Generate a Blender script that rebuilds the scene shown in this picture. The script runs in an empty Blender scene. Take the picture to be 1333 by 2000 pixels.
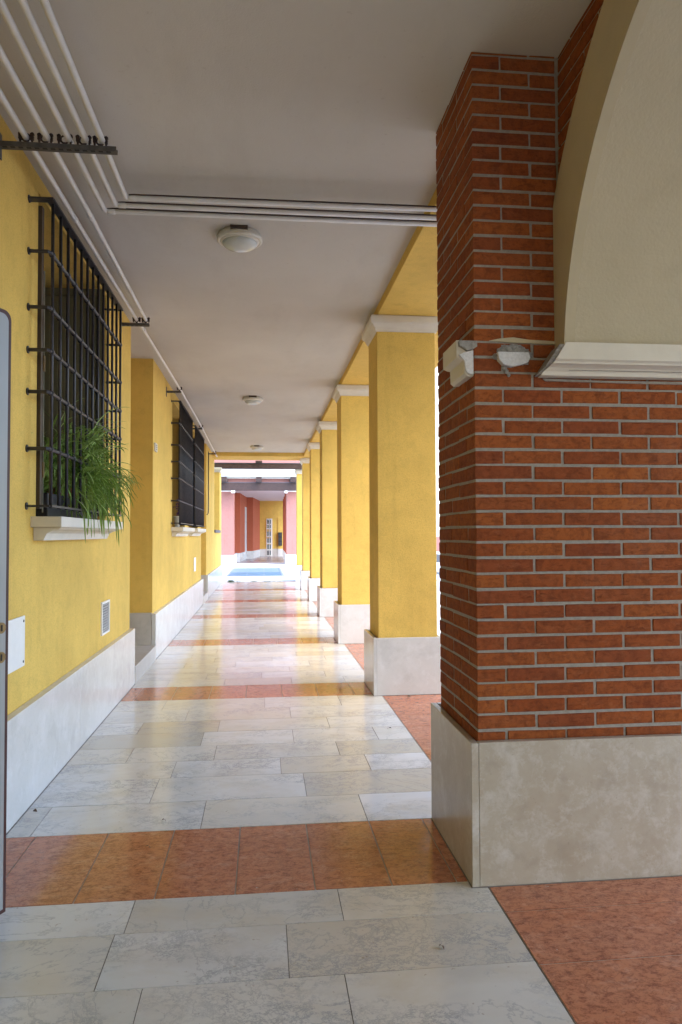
import bpy, bmesh, math, random
from mathutils import Vector, Matrix
R = math.radians
random.seed(7)
S = bpy.context.scene
C = S.collection

# ---------------------------------------------------------------- camera
cam_d = bpy.data.cameras.new('camera'); cam = bpy.data.objects.new('camera', cam_d); C.objects.link(cam)
S.camera = cam
yaw, pitch, roll, EYE = R(6.143), R(1.752), R(.225), 1.447
fwd = Vector((math.sin(yaw)*math.cos(pitch), math.cos(yaw)*math.cos(pitch), math.sin(pitch)))
rt0 = Vector((math.cos(yaw), -math.sin(yaw), 0)); up0 = rt0.cross(fwd)
rt = rt0*math.cos(roll) - up0*math.sin(roll); up = rt0*math.sin(roll) + up0*math.cos(roll)
M3 = Matrix((rt, up, -fwd)).transposed()
cam.matrix_world = Matrix.Translation((0, 0, EYE)) @ M3.to_4x4()
cam_d.sensor_fit = 'VERTICAL'; cam_d.sensor_height = 36; cam_d.lens = 1413/2000*36
cam_d.clip_end = 900; cam_d.clip_start = .05

# ---------------------------------------------------------------- sky, sun, exposure
SUN_EL, SUN_AZ = 50, 128          # azimuth clockwise from +y (the view direction)
W = bpy.data.worlds.new('World'); S.world = W; W.use_nodes = True
wn = W.node_tree; bg = wn.nodes['Background']
sky = wn.nodes.new('ShaderNodeTexSky'); sky.sky_type = 'NISHITA'; sky.sun_disc = False
sky.sun_elevation = R(SUN_EL); sky.sun_rotation = R(SUN_AZ)
sky.air_density = 1.0; sky.dust_density = 1.5; sky.ozone_density = 1.0
hs = wn.nodes.new('ShaderNodeHueSaturation'); hs.inputs['Saturation'].default_value = 1.2
wn.links.new(sky.outputs[0], hs.inputs['Color']); wn.links.new(hs.outputs[0], bg.inputs[0])
bg.inputs[1].default_value = .15
sd = bpy.data.lights.new('sun', 'SUN'); sd.energy = .55; sd.angle = R(60); sd.color = (1, .985, .96)
sun = bpy.data.objects.new('sun', sd); C.objects.link(sun)
az, el = R(SUN_AZ), R(SUN_EL)
sv = Vector((math.sin(az)*math.cos(el), math.cos(az)*math.cos(el), math.sin(el)))
sun.rotation_euler = sv.to_track_quat('Z', 'Y').to_euler()
S.view_settings.view_transform = 'Standard'; S.view_settings.look = 'None'
S.view_settings.gamma = 1; S.view_settings.use_curve_mapping = False
S.view_settings.exposure = 2.6
S.render.engine = 'CYCLES'
S.cycles.max_bounces = 12; S.cycles.diffuse_bounces = 8; S.cycles.glossy_bounces = 5

# ---------------------------------------------------------------- materials
class NT:
    def __init__(s, name):
        s.m = bpy.data.materials.new(name); s.m.use_nodes = True; s.t = s.m.node_tree
        s.b = s.t.nodes['Principled BSDF']
        g = s.n('ShaderNodeNewGeometry'); s.pos = g.outputs['Position']
        s.rnd = s.n('ShaderNodeObjectInfo').outputs['Random']
    def n(s, t, **k):
        x = s.t.nodes.new(t)
        for a, v in k.items(): setattr(x, a, v)
        return x
    def l(s, a, b): s.t.links.new(a, b)
    def put(s, sock, v):
        if isinstance(v, bpy.types.NodeSocket): s.l(v, sock)
        else: sock.default_value = v
    def vec(s, scale=(1, 1, 1), rnd=0.0):
        mp = s.n('ShaderNodeMapping'); s.l(s.pos, mp.inputs['Vector']); mp.inputs['Scale'].default_value = scale
        if rnd:
            mul = s.math('MULTIPLY', s.rnd, rnd); s.l(mul, mp.inputs['Location'])
        return mp.outputs[0]
    def noise(s, v, scale, detail=4, rough=.55, dist=0, out=0):
        x = s.n('ShaderNodeTexNoise'); s.l(v, x.inputs['Vector']); x.inputs['Scale'].default_value = scale
        x.inputs['Detail'].default_value = detail; x.inputs['Roughness'].default_value = rough
        x.inputs['Distortion'].default_value = dist
        return x.outputs[out]
    def math(s, op, a, b=0.0, clamp=False):
        x = s.n('ShaderNodeMath', operation=op, use_clamp=clamp); s.put(x.inputs[0], a); s.put(x.inputs[1], b); return x.outputs[0]
    def ramp(s, f, pts):
        x = s.n('ShaderNodeValToRGB'); s.l(f, x.inputs[0]); e = x.color_ramp.elements
        while len(e) < len(pts): e.new(.5)
        for q, (p, c) in zip(e, pts):
            q.position = p; q.color = (c, c, c, 1) if isinstance(c, (int, float)) else (*c, 1)
        return x.outputs[0]
    def mix(s, f, a, b, mode='MIX'):
        x = s.n('ShaderNodeMix', data_type='RGBA', blend_type=mode)
        s.put(x.inputs[0], f); s.put(x.inputs[6], a if not isinstance(a, tuple) else (*a, 1)); s.put(x.inputs[7], b if not isinstance(b, tuple) else (*b, 1))
        return x.outputs[2]
    def bump(s, h, strength, dist):
        x = s.n('ShaderNodeBump'); x.inputs['Strength'].default_value = strength; x.inputs['Distance'].default_value = dist
        s.l(h, x.inputs['Height']); s.l(x.outputs[0], s.b.inputs['Normal'])
    def fin(s, col=None, rough=.8, metal=0.0, spec=None):
        if col is not None: s.put(s.b.inputs['Base Color'], col if not isinstance(col, tuple) else (*col, 1))
        s.put(s.b.inputs['Roughness'], rough); s.b.inputs['Metallic'].default_value = metal
        if spec is not None: s.b.inputs['Specular IOR Level'].default_value = spec
        return s.m

def stucco(name, col, var=.13, grain=.5, stain=(.5, .5, .5)):
    t = NT(name); v = t.vec()
    big = t.noise(v, 1.3, 5, .6); mid = t.noise(v, 9, 5, .6)
    c1 = tuple(x*(1-var) for x in col); c2 = tuple(min(1, x*(1+var)) for x in col)
    c = t.mix(t.ramp(big, [(.3, 0), (.7, 1)]), c1, c2)
    c = t.mix(t.math('MULTIPLY', t.ramp(mid, [(.35, 1), (.5, 0)]), .26), c, tuple(x*.72 for x in col))
    st = t.noise(t.vec((5, 5, .5)), 2.2, 5, .65)                       # rain-run streaks
    c = t.mix(t.math('MULTIPLY', t.ramp(st, [(.54, 0), (.75, 1)]), .35), c, tuple(a*b for a, b in zip(col, (.72, .7, .66))))
    fine = t.noise(v, 170, 3, .7)
    c = t.mix(t.math('MULTIPLY', t.ramp(fine, [(.36, 1), (.5, 0)]), grain), c, tuple(x*.6 for x in col))
    t.bump(t.math('ADD', fine, t.math('MULTIPLY', t.noise(v, 45, 3), .6)), .55, .0035)
    return t.fin(c, .9, spec=.2)

YEL = stucco('yellow_stucco', (.68, .46, .115))
PINK = stucco('pink_stucco', (.40, .19, .165), .05, .1)
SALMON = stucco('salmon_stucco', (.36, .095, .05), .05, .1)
CREAMF = stucco('cream_facade', (.72, .66, .50), .05, .1)

def m_ceiling():
    t = NT('ceiling_plaster'); v = t.vec()
    big = t.noise(v, .8, 5, .6)
    c = t.mix(t.ramp(big, [(.3, 0), (.7, 1)]), (.50, .475, .435), (.56, .54, .50))
    sp = t.noise(v, 26, 3, .6)
    c = t.mix(t.math('MULTIPLY', t.ramp(sp, [(.66, 0), (.74, 1)]), .25), c, (.33, .28, .23))
    c = t.mix(t.math('MULTIPLY', t.ramp(t.noise(t.vec((1, .35, 1)), 2.4, 7, .7), [(.50, 0), (.72, 1)]), .22), c, (.36, .33, .29))
    t.bump(t.math('ADD', t.noise(v, 140, 3, .7), t.math('MULTIPLY', t.noise(t.vec((1, .4, 1)), 7, 5, .6), 2.0)), .40, .003)
    return t.fin(c, .95, spec=.1)
CEIL = m_ceiling()

def m_white_marble():
    t = NT('white_marble'); v = t.vec(rnd=60.0)
    vs = t.vec((1.0, 1.35, 1), rnd=60.0)
    tint = t.ramp(t.math('FRACT', t.math('MULTIPLY', t.rnd, 17.3)), [(0, (.53, .485, .40)), (.2, (.64, .645, .635)), (.45, (.60, .565, .485)), (.7, (.65, .66, .655)), (1, (.50, .475, .41))])
    cloud = t.noise(vs, 2.6, 7, .62, .5)
    c = t.mix(t.math('MULTIPLY', t.ramp(cloud, [(.45, 0), (.68, 1)]), .5), tint, (.50, .435, .32))
    c = t.mix(t.math('MULTIPLY', t.ramp(t.noise(vs, 1.6, 5, .6, .3), [(.5, 0), (.7, 1)]), .35), c, (.44, .455, .47))
    patch = t.ramp(t.noise(vs, 2.1, 4, .6, .4), [(.47, 0), (.60, 1)])
    ln = t.noise(vs, 6.5, 9, .72, .25)
    line = t.ramp(t.math('ABSOLUTE', t.math('SUBTRACT', ln, .5)), [(0, 1), (.007, .6), (.018, 0)])
    lnb = t.noise(vs, 13, 8, .7, .2)
    lineb = t.ramp(t.math('ABSOLUTE', t.math('SUBTRACT', lnb, .53)), [(0, .8), (.010, .4), (.022, 0)])
    ln2 = t.noise(t.vec((1, 1.1, 1), rnd=31.0), 1.5, 10, .62, .7)
    line2 = t.ramp(t.math('ABSOLUTE', t.math('SUBTRACT', ln2, .48)), [(0, 1), (.003, .5), (.008, 0)])
    veins = t.math('MAXIMUM', t.math('MULTIPLY', t.math('MAXIMUM', line, lineb), t.math('MULTIPLY', patch, .85)), t.math('MULTIPLY', line2, .45))
    c = t.mix(veins, c, (.22, .235, .26))
    halo = t.ramp(t.math('ABSOLUTE', t.math('SUBTRACT', ln, .5)), [(0, .22), (.06, 0)])
    c = t.mix(t.math('MULTIPLY', halo, patch), c, (.44, .45, .47))
    dirt = t.noise(v, 48, 2, .5)
    c = t.mix(t.math('MULTIPLY', t.ramp(dirt, [(.70, 0), (.76, 1)]), .5), c, (.28, .22, .16))
    r = t.ramp(t.noise(t.vec(), 5, 5, .6), [(.3, .09), (.7, .20)])
    t.bump(t.noise(v, 9, 3), .03, .002)
    return t.fin(c, r, spec=.5)
WM = m_white_marble()

def m_red_marble():
    t = NT('red_marble'); v = t.vec(rnd=60.0); vs = t.vec((1, 1.5, 1), rnd=60.0)
    tint = t.ramp(t.math('FRACT', t.math('MULTIPLY', t.rnd, 9.7)), [(0, (.44, .145, .060)), (.5, (.50, .185, .088)), (1, (.45, .138, .056))])
    c = t.mix(t.math('MULTIPLY', t.ramp(t.noise(vs, 3.0, 4, .6), [(.35, 0), (.65, 1)]), .5), tint, (.50, .22, .13))
    mot = t.noise(vs, 27, 8, .78, .3)
    c = t.mix(t.math('MULTIPLY', t.ramp(mot, [(.40, 1), (.51, 0)]), .8), c, (.20, .055, .026))
    lt = t.noise(vs, 11, 8, .75, .3)
    c = t.mix(t.math('MULTIPLY', t.ramp(lt, [(.52, 0), (.66, 1)]), .5), c, (.60, .31, .20))
    wisp = t.ramp(t.math('ABSOLUTE', t.math('SUBTRACT', t.noise(vs, 14, 9, .72, .5), .5)), [(0, .7), (.02, 0)])
    c = t.mix(wisp, c, (.13, .036, .022))
    spk = t.noise(v, 42, 2, .5)
    c = t.mix(t.math('MULTIPLY', t.ramp(spk, [(.75, 0), (.79, 1)]), .7), c, (.50, .42, .36))
    r = t.ramp(t.noise(t.vec(), 6, 5, .6), [(.3, .10), (.7, .22)])
    return t.fin(c, r, spec=.5)
RM = m_red_marble()

def m_lime(name, a, b, w, sc=3.0, rough=.3, wamt=.8):
    t = NT(name); v = t.vec(rnd=20.0)
    n1 = t.noise(v, sc, 7, .66, .15)
    c = t.mix(t.ramp(n1, [(.3, 0), (.68, 1)]), a, b)
    n2 = t.noise(v, sc*1.7, 8, .74, .2)
    c = t.mix(t.math('MULTIPLY', t.ramp(n2, [(.50, 0), (.72, 1)]), wamt), c, w)
    n3 = t.noise(v, sc*3.2, 7, .75, .2)
    c = t.mix(t.math('MULTIPLY', t.ramp(n3, [(.52, 0), (.66, 1)]), .45), c, w)
    c = t.mix(t.math('MULTIPLY', t.ramp(t.noise(v, sc*2.1, 6, .7), [(.34, 1), (.48, 0)]), .4), c, tuple(x*.82 for x in a))
    c = t.mix(t.math('MULTIPLY', t.ramp(t.noise(v, 70, 2), [(.68, 0), (.76, 1)]), .4), c, tuple(x*.6 for x in a))
    return t.fin(c, rough, spec=.45)
LIME = m_lime('beige_limestone', (.37, .315, .245), (.43, .385, .32), (.56, .54, .51), 4.5, .3, .7)
PLIN = m_lime('pale_plinth_stone', (.53, .53, .52), (.60, .60, .595), (.68, .69, .70), 2.2, .18, .5)
GREYST = m_lime('grey_stone', (.38, .36, .34), (.46, .44, .42), (.52, .5, .48), 2.5, .35, .3)

def m_brick():
    t = NT('brick_clay'); v = t.vec(rnd=30.0)
    tint = t.ramp(t.rnd, [(0, (.27, .070, .022)), (.2, (.33, .098, .030)), (.4, (.24, .064, .026)), (.6, (.30, .082, .026)), (.8, (.37, .112, .030)), (1, (.27, .068, .022))])
    n = t.noise(v, 26, 7, .75, .5)
    c = t.mix(t.math('MULTIPLY', t.ramp(n, [(.38, 1), (.56, 0)]), .65), tint, (.14, .036, .016))
    n2 = t.noise(t.vec((1, 1, 2.2), rnd=30.0), 16, 7, .75)
    c = t.mix(t.math('MULTIPLY', t.ramp(n2, [(.54, 0), (.70, 1)]), .45), c, (.36, .14, .06))
    mp = t.n('ShaderNodeMapping'); t.l(v, mp.inputs['Vector']); mp.inputs['Rotation'].default_value = (0, .6, .2); mp.inputs['Scale'].default_value = (30, 30, 170)
    scr = t.noise(mp.outputs[0], 1.0, 3, .6, .4)
    scr = t.ramp(scr, [(.60, 0), (.68, 1)])
    c = t.mix(t.math('MULTIPLY', scr, .35), c, (.12, .032, .016))
    eff = t.ramp(t.noise(t.vec(), 2.2, 6, .7), [(.56, 0), (.74, 1)])      # faint lime bloom on the wall as a whole
    c = t.mix(t.math('MULTIPLY', eff, .07), c, (.42, .33, .27))
    h = t.math('SUBTRACT', t.math('ADD', t.noise(v, 120, 5, .75), t.math('MULTIPLY', n, .8)), t.math('MULTIPLY', scr, .5))
    t.bump(h, .9, .006)
    return t.fin(c, .92, spec=.15)
BRICK = m_brick()

def plain(name, col, rough=.6, metal=0.0, var=.1, sc=20, bump=0.0, spec=None):
    t = NT(name); v = t.vec()
    n = t.noise(v, sc, 5, .6)
    c = t.mix(t.ramp(n, [(.3, 0), (.7, 1)]), tuple(x*(1-var) for x in col), tuple(min(1, x*(1+var)) for x in col))
    if bump: t.bump(t.noise(v, sc*6, 4, .7), bump, .004)
    return t.fin(c, rough, metal, spec)
MORTAR = plain('mortar', (.31, .285, .25), .95, var=.15, sc=60, bump=.8)
def m_cream_tex():
    t = NT('textured_cream_plaster'); v = t.vec()
    big = t.noise(v, 2.0, 5, .6)
    c = t.mix(t.ramp(big, [(.3, 0), (.7, 1)]), (.44, .385, .275), (.49, .43, .31))
    h = t.math('ADD', t.noise(v, 75, 4, .55), t.math('MULTIPLY', t.noise(v, 6, 4, .6), 1.5))
    c = t.mix(t.math('MULTIPLY', t.ramp(t.noise(t.vec((1, .5, 1)), 5, 6, .7), [(.52, 0), (.72, 1)]), .3), c, (.36, .30, .20))
    t.bump(h, .38, .005)
    return t.fin(c, .75, spec=.25)
CREAMT = m_cream_tex()
CREAM = plain('cream_paint', (.44, .375, .25), .6, var=.05, sc=6, bump=.1)
OFFW = plain('offwhite_paint', (.62, .58, .50), .6, var=.05, sc=8, bump=.12)
WHITE = plain('white_enamel', (.74, .74, .72), .4, var=.03)
PIPEM = plain('pipe_paint', (.62, .61, .58), .42, var=.06, sc=12)
IRON = plain('painted_iron', (.035, .034, .042), .42, .3, .3, 30)
STEEL = plain('strut_steel', (.10, .095, .09), .5, .6, .25, 30)
RUST = plain('dark_clamp', (.055, .035, .03), .6, .5, .3, 50)
OLIVE = plain('olive_shutter', (.17, .155, .08), .5, var=.15, sc=8)
OLIVD = plain('dark_shutter_edge', (.07, .045, .025), .5, var=.2, sc=10)
DOORG = plain('grey_door_metal', (.33, .345, .36), .35, .2, .04, 4)
SEAL = plain('dark_red_seal', (.05, .012, .01), .5, var=.3)
BRASS = plain('aged_brass', (.30, .21, .10), .35, .9, .2, 60)
WOOD = plain('dark_pergola_wood', (.05, .026, .022), .6, var=.35, sc=14, bump=.3)
WOODG = plain('grey_flashing', (.12, .13, .16), .4, .3, .1)
DARKG = plain('dark_glass', (.012, .018, .03), .06, var=.1, spec=.8)
DARK = plain('dark_interior', (.02, .02, .02), .8)
FROST = plain('frosted_glass', (.50, .53, .50), .18, var=.06, sc=4, spec=.6)
FIXT = plain('fixture_plastic', (.62, .60, .52), .5, var=.05)
FOAM = plain('white_foam', (.72, .73, .76), .85, var=.12, sc=120, bump=.9)
GROUT = plain('floor_grout', (.16, .14, .125), .9, var=.2, sc=50)
REDGR = plain('pale_grout', (.40, .34, .29), .9, var=.2, sc=50)
ROUGHM = plain('rough_mortar', (.30, .29, .28), .95, var=.35, sc=70, bump=1.0)
SKYREFL = plain('sky_reflection_glass', (.085, .185, .26), .4, var=.12, sc=2, spec=.5)  # blue of the reflected sky put into the base colour
SKYREFL2 = plain('pale_sky_reflection_glass', (.18, .28, .34), .4, var=.12, sc=2, spec=.5)  # paler sky reflection put into the base colour of the far panes
EDIRT = plain('dark_soil', (.05, .045, .035), .95, var=.3, sc=60)
TERRA = plain('terracotta', (.42, .17, .09), .8, var=.1)
PURP = plain('purple_petals', (.12, .04, .14), .7, var=.3, sc=80)
LEAFD = plain('weed_green', (.045, .085, .03), .6, var=.3, sc=80)
DRY = plain('dry_leaf', (.10, .06, .035), .8, var=.3, sc=200)
def m_blade():
    t = NT('spider_plant_leaf'); t2 = t.n('ShaderNodeUVMap'); sep = t.n('ShaderNodeSeparateXYZ'); t.l(t2.outputs[0], sep.inputs[0])
    u = sep.outputs[0]; e = t.math('ABSOLUTE', t.math('SUBTRACT', u, .5))
    n = t.noise(t.vec(), 9, 3, .6)
    g = t.mix(t.ramp(n, [(.35, 0), (.65, 1)]), (.12, .25, .035), (.27, .42, .06))
    c = t.mix(t.ramp(e, [(.30, 0), (.36, .55)]), g, (.50, .58, .27))
    c = t.mix(t.math('MULTIPLY', t.ramp(t.noise(t.vec(), 23, 2), [(.64, 0), (.72, 1)]), .5), c, (.30, .24, .09))
    m = t.fin(c, .42, spec=.4)
    t.b.inputs['Subsurface Weight'].default_value = 0
    return m
BLADE = m_blade()
def m_ground():
    t = NT('outdoor_paving'); v = t.vec()
    c = t.mix(t.ramp(t.noise(v, .6, 6, .6), [(.3, 0), (.7, 1)]), (.50, .49, .46), (.60, .59, .56))
    c = t.mix(t.math('MULTIPLY', t.ramp(t.noise(v, 7, 6, .7), [(.45, 0), (.7, 1)]), .3), c, (.38, .36, .33))
    return t.fin(c, .8)
GROUND = m_ground()

# ---------------------------------------------------------------- builders
def link(name, me, mat, parent=None, loc=(0, 0, 0), smooth=False):
    o = bpy.data.objects.new(name, me); C.objects.link(o)
    if mat and not me.materials: me.materials.append(mat)
    if smooth: me.polygons.foreach_set('use_smooth', [True]*len(me.polygons))
    o.parent = parent
    if parent:                                            # loc is in world space
        o.location = Vector(loc) - parent.matrix_world.translation if True else loc
    else: o.location = loc
    return o
def thing(name, label, cat, loc=(0, 0, 0), group=None):
    o = bpy.data.objects.new(name, None); o.empty_display_size = .1; C.objects.link(o)
    o.location = loc; o.matrix_world = Matrix.Translation(loc)
    o['label'] = label; o['category'] = cat
    if group: o['group'] = group
    return o
def bx(bm, x0, x1, y0, y1, z0, z1, bev=0.0):
    r = bmesh.ops.create_cube(bm, size=1)['verts']
    for v in r:
        v.co = Vector(((x0+x1)/2 + v.co.x*(x1-x0), (y0+y1)/2 + v.co.y*(y1-y0), (z0+z1)/2 + v.co.z*(z1-z0)))
    if bev:
        es = list({e for v in r for e in v.link_edges})
        bmesh.ops.bevel(bm, geom=es, offset=bev, segments=2, affect='EDGES', profile=.5)
    return r
def finish(name, bm, mat, parent=None, smooth=False):
    bmesh.ops.recalc_face_normals(bm, faces=bm.faces)
    me = bpy.data.meshes.new(name); bm.to_mesh(me); bm.free()
    return link(name, me, mat, parent, (0, 0, 0), smooth)
def box(name, mat, parent, x0, x1, y0, y1, z0, z1, bev=0.0):
    bm = bmesh.new(); bx(bm, x0, x1, y0, y1, z0, z1, bev); return finish(name, bm, mat, parent)
def boxes(name, mat, parent, lst, bev=0.0):
    bm = bmesh.new()
    for b in lst: bx(bm, *b, bev)
    return finish(name, bm, mat, parent)
def tube(bm, pts, r, seg=10, caps=True):
    pts = [Vector(p) for p in pts]; rings = []
    for i, p in enumerate(pts):
        d = (pts[min(i+1, len(pts)-1)] - pts[max(i-1, 0)]).normalized()
        a = d.cross(Vector((0, 0, 1)) if abs(d.z) < .9 else Vector((1, 0, 0))).normalized(); b = d.cross(a)
        rr = r[i] if isinstance(r, (list, tuple)) else r
        rings.append([bm.verts.new(p + (a*math.cos(2*math.pi*k/seg) + b*math.sin(2*math.pi*k/seg))*rr) for k in range(seg)])
    for q, w in zip(rings, rings[1:]):
        for k in range(seg): bm.faces.new((q[k], q[(k+1) % seg], w[(k+1) % seg], w[k]))
    if caps: bm.faces.new(rings[0][::-1]); bm.faces.new(rings[-1])
def lathe(bm, prof, cx, cy, seg=40):
    rings = [[bm.verts.new((cx + r*math.cos(2*math.pi*k/seg), cy + r*math.sin(2*math.pi*k/seg), z)) for k in range(seg)] for r, z in prof]
    for q, w in zip(rings, rings[1:]):
        for k in range(seg): bm.faces.new((q[k], q[(k+1) % seg], w[(k+1) % seg], w[k]))
    bm.faces.new(rings[0][::-1]); bm.faces.new(rings[-1])
def skirt(bm, x0, x1, y0, y1, prof):
    """moulding round a rectangle: prof = list of (projection, z) from bottom to top"""
    rings = []
    for p, z in prof:
        rings.append([bm.verts.new(c) for c in ((x0-p, y0-p, z), (x1+p, y0-p, z), (x1+p, y1+p, z), (x0-p, y1+p, z))])
    for q, w in zip(rings, rings[1:]):
        for k in range(4): bm.faces.new((q[k], q[(k+1) % 4], w[(k+1) % 4], w[k]))
    bm.faces.new(rings[0][::-1]); bm.faces.new(rings[-1])
def prism(bm, poly, axis, a, b):
    """poly of 2D points extruded along axis from a to b"""
    def P(u, v, t): return {'x': (t, u, v), 'y': (u, t, v), 'z': (u, v, t)}[axis]
    A = [bm.verts.new(P(u, v, a)) for u, v in poly]; B = [bm.verts.new(P(u, v, b)) for u, v in poly]
    n = len(poly)
    for i in range(n): bm.faces.new((A[i], A[(i+1) % n], B[(i+1) % n], B[i]))
    bm.faces.new(A[::-1]); bm.faces.new(B)
def struct(o): o['kind'] = 'structure'; return o

# ================================================================ GROUND AND FLOOR
struct(box('ground', GROUND, None, -260, 260, -260, 320, -.30, -.03))
HC = 3.519
XW, XL = -1.285, -1.238; XT_, XT2 = .919, 1.057
floor = box('floor', GROUT, None, -2.0, 2.35, -8.2, 22.3, -.06, -.0035); struct(floor)
for a_, b_ in ((2.985, 3.66), (6.505, 7.06), (9.62, 10.17), (12.72, 13.26), (15.66, 16.2), (18.86, 19.35)):
    box('grout', REDGR, floor, XL-.01, XT2-.005, a_+.002, b_-.002, -.02, -.0022)
for a_, b_ in ((1.36, 2.985), (3.66, 6.505), (7.06, 9.52), (10.15, 12.63), (13.25, 15.58), (16.2, 18.8)):
    box('grout', REDGR, floor, (XT_ if a_ < 3 else 1.06), 2.33, a_+.002, b_-.002, -.02, -.0022)
tile_cache = {}
def tile(name, mat, x0, x1, y0, y1, parent, gap=.0035, dz=None):
    w, d = round(x1-x0-gap, 3), round(y1-y0-gap, 3)
    key = (name, w, d)
    if key not in tile_cache:
        bm = bmesh.new(); bx(bm, -w/2, w/2, -d/2, d/2, -.02, 0)
        me = bpy.data.meshes.new(name); bm.to_mesh(me); bm.free(); me.materials.append(mat); tile_cache[key] = me
    o = bpy.data.objects.new(name, tile_cache[key]); C.objects.link(o); o.parent = parent
    o.location = ((x0+x1)/2, (y0+y1)/2, random.uniform(-.0005, .0005) if dz is None else dz)
    o.rotation_euler = (random.uniform(-.0006, .0006), random.uniform(-.0005, .0005), 0)
    return o
def row(y0, y1, xr, joints, name='marble_tile', mat=WM, xl=XL-.02, gap=.0035):
    xs = [xl] + list(joints) + [xr]
    for a, b in zip(xs, xs[1:]): tile(name, mat, a, b, y0, y1, floor, gap)
XT, XT2 = .914, 1.057
row(2.06, 2.412, XT, (-1.03, -.384, .265))
row(2.412, 2.74, XT, (-1.16, -.535, .084))
row(2.74, 2.985, XT, (-.504, .30))
row(1.70, 2.06, XT, (-.62, .05, .52)); row(1.36, 1.70, XT, (-.8, -.1, .4))
row(2.985, 3.66, .90, (-1.085, -.745, -.432, -.113, .211, .528, .80), 'red_marble_tile', RM, gap=.006)
ys = [3.66, 4.04, 4.435, 4.755, 5.08, 5.43, 5.76, 6.13, 6.505]
js = [(-1.117, -.308, .524), (-.612, .239), (-.55, .108, .658), (-.87, -.317, .50), (-.43, .213, .81), (-.915, -.334, .496), (-.608, .218), (-.835, .012, .66)]
for k in range(8): row(ys[k], ys[k+1], XT2, js[k])
bays = [(7.06, 9.62), (10.17, 12.72), (13.26, 15.66), (16.2, 18.86)]
for i, s0 in enumerate([6.505, 9.62, 12.72, 15.66, 18.86]):
    s1 = [7.06, 10.17, 13.26, 16.2, 19.35][i]
    row(s0, s1, XT2, [-1.13+.325*q+.02*i for q in range(0, 7)], 'red_marble_tile', RM, gap=.006)
for a, b in bays:
    for k in range(8):
        y0, y1 = a+(b-a)*k/8, a+(b-a)*(k+1)/8
        x = XL + random.uniform(.25, .75); j = []
        while x < XT2-.2: j.append(x); x += random.uniform(.5, .85)
        row(y0, y1, XT2, j)
# right hand border of long red tiles, running under and between the pillars
def border(x0, x1, yy, cut):
    for a, b in zip(yy, yy[1:]):
        c = cut[int(random.random()*len(cut))]
        xs = [x0, c, x1] if x0 < c-.2 and c < x1-.2 else [x0, x1]
        for p, q in zip(xs, xs[1:]): tile('red_marble_tile', RM, p, q, a, b, floor, .006)
border(XT+.004, 2.33, [1.36, 1.71, 2.06, 2.39, 2.73, 2.985], [1.95])
border(XT2+.004, 2.33, [3.66, 4.01, 4.36, 4.71, 5.06, 5.41, 5.76, 6.11, 6.50], [1.75])
for a, b in [(7.06, 9.52), (10.15, 12.63), (13.25, 15.58), (16.2, 18.8)]:
    n = 7; border(XT2+.004, 2.33, [a+(b-a)*q/n for q in range(n+1)], [1.75])
bm = bmesh.new()
y = 1.36
while y > -8:
    x = XL-.02
    while x < 2.3:
        w = random.uniform(.6, .9); bx(bm, x, min(x+w, 2.33)-.004, y-.34, y-.004, -.02, 0); x += w
    y -= .34
o = finish('marble_paving', bm, WM, floor); o['kind'] = 'stuff'
bm = bmesh.new()
y = 19.35
while y < 22.2:
    x = -1.9
    while x < 2.3:
        w = random.uniform(.7, 1.0); bx(bm, x, min(x+w, 2.33)-.004, y, y+.32, -.02, 0); x += w
    y += .3235
o = finish('marble_paving', bm, WM, floor); o['kind'] = 'stuff'
# bright courtyard paving with slab joints
yard = box('courtyard_paving', GROUND, None, -7, 9, 22.31, 35.9, -.06, -.006); struct(yard)
YARDM = plain('courtyard_slab', (.66, .65, .62), .6, var=.07, sc=1.5)
bm = bmesh.new()
for j in range(11):
    y0 = 22.36+j*1.225; x = -6.9 - (j % 2)*.6
    while x < 8.9:
        if not (x+1.2 > -1.35 and x < .85 and y0+1.2 > 25.1 and y0 < 31.6): bx(bm, x, x+1.192, y0, y0+1.217, -.03, 0)
        x += 1.2
for (a, b, c, d) in ((-1.9, -1.30, 24.8, 32.1), (.75, 1.7, 24.8, 32.1)): bx(bm, a, b, c, d, -.028, -.001)
for (a, b, c, d) in ((-1.29, .74, 24.8, 25.28), (-1.29, .74, 31.3, 32.1)): bx(bm, a, b, c, d, -.028, -.001)
o = finish('paving_slabs', bm, YARDM, yard); o['kind'] = 'stuff'

# ================================================================ YELLOW BUILDING
B = thing('portico_building', 'yellow rendered building whose covered walkway with beige ceiling runs away from the viewer', 'building', (XW, 0, 0))
def wall(*a): return box('wall', YEL, B, *a)
TK = -1.70                                                   # inner face of the wall
box('wall', YEL, B, TK, XW, -8, 4.27, 0, HC)
box('wall', YEL, B, TK, XW, 4.27, 6.08, 0, 1.555); box('wall', YEL, B, TK, XW, 4.27, 6.08, 3.42, HC)
box('wall', YEL, B, TK, XW, 6.08, 7.2, 0, HC)
box('wall', YEL, B, -2.6, TK-.25, 3.6, 8.7, 0, HC)                   # back of alcove and window bay
box('wall', YEL, B, TK, XW, 8.641, 10.45, 0, HC)
for a, b in ((10.45, 12.1), (12.78, 14.45)):
    box('wall', YEL, B, TK, XW, a, b, 0, 1.565); box('wall', YEL, B, TK, XW, a, b, 3.36, HC)
box('wall', YEL, B, TK, XW, 12.1, 12.78, 0, HC); box('wall', YEL, B, TK, XW, 14.45, 15.27, 0, HC)
box('wall', YEL, B, -2.6, TK-.25, 8.8, 19.2, 0, HC)
box('wall', YEL, B, TK, XW, 16.63, 19.35, 0, HC)
box('wall', YEL, B, TK, XW, 19.35, 21.7, 0, 1.50)
box('wall_coping', plain('dark_sill', (.09, .09, .11), .5), B, TK-.03, XW+.035, 19.36, 21.69, 1.50, 1.575)
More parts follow.
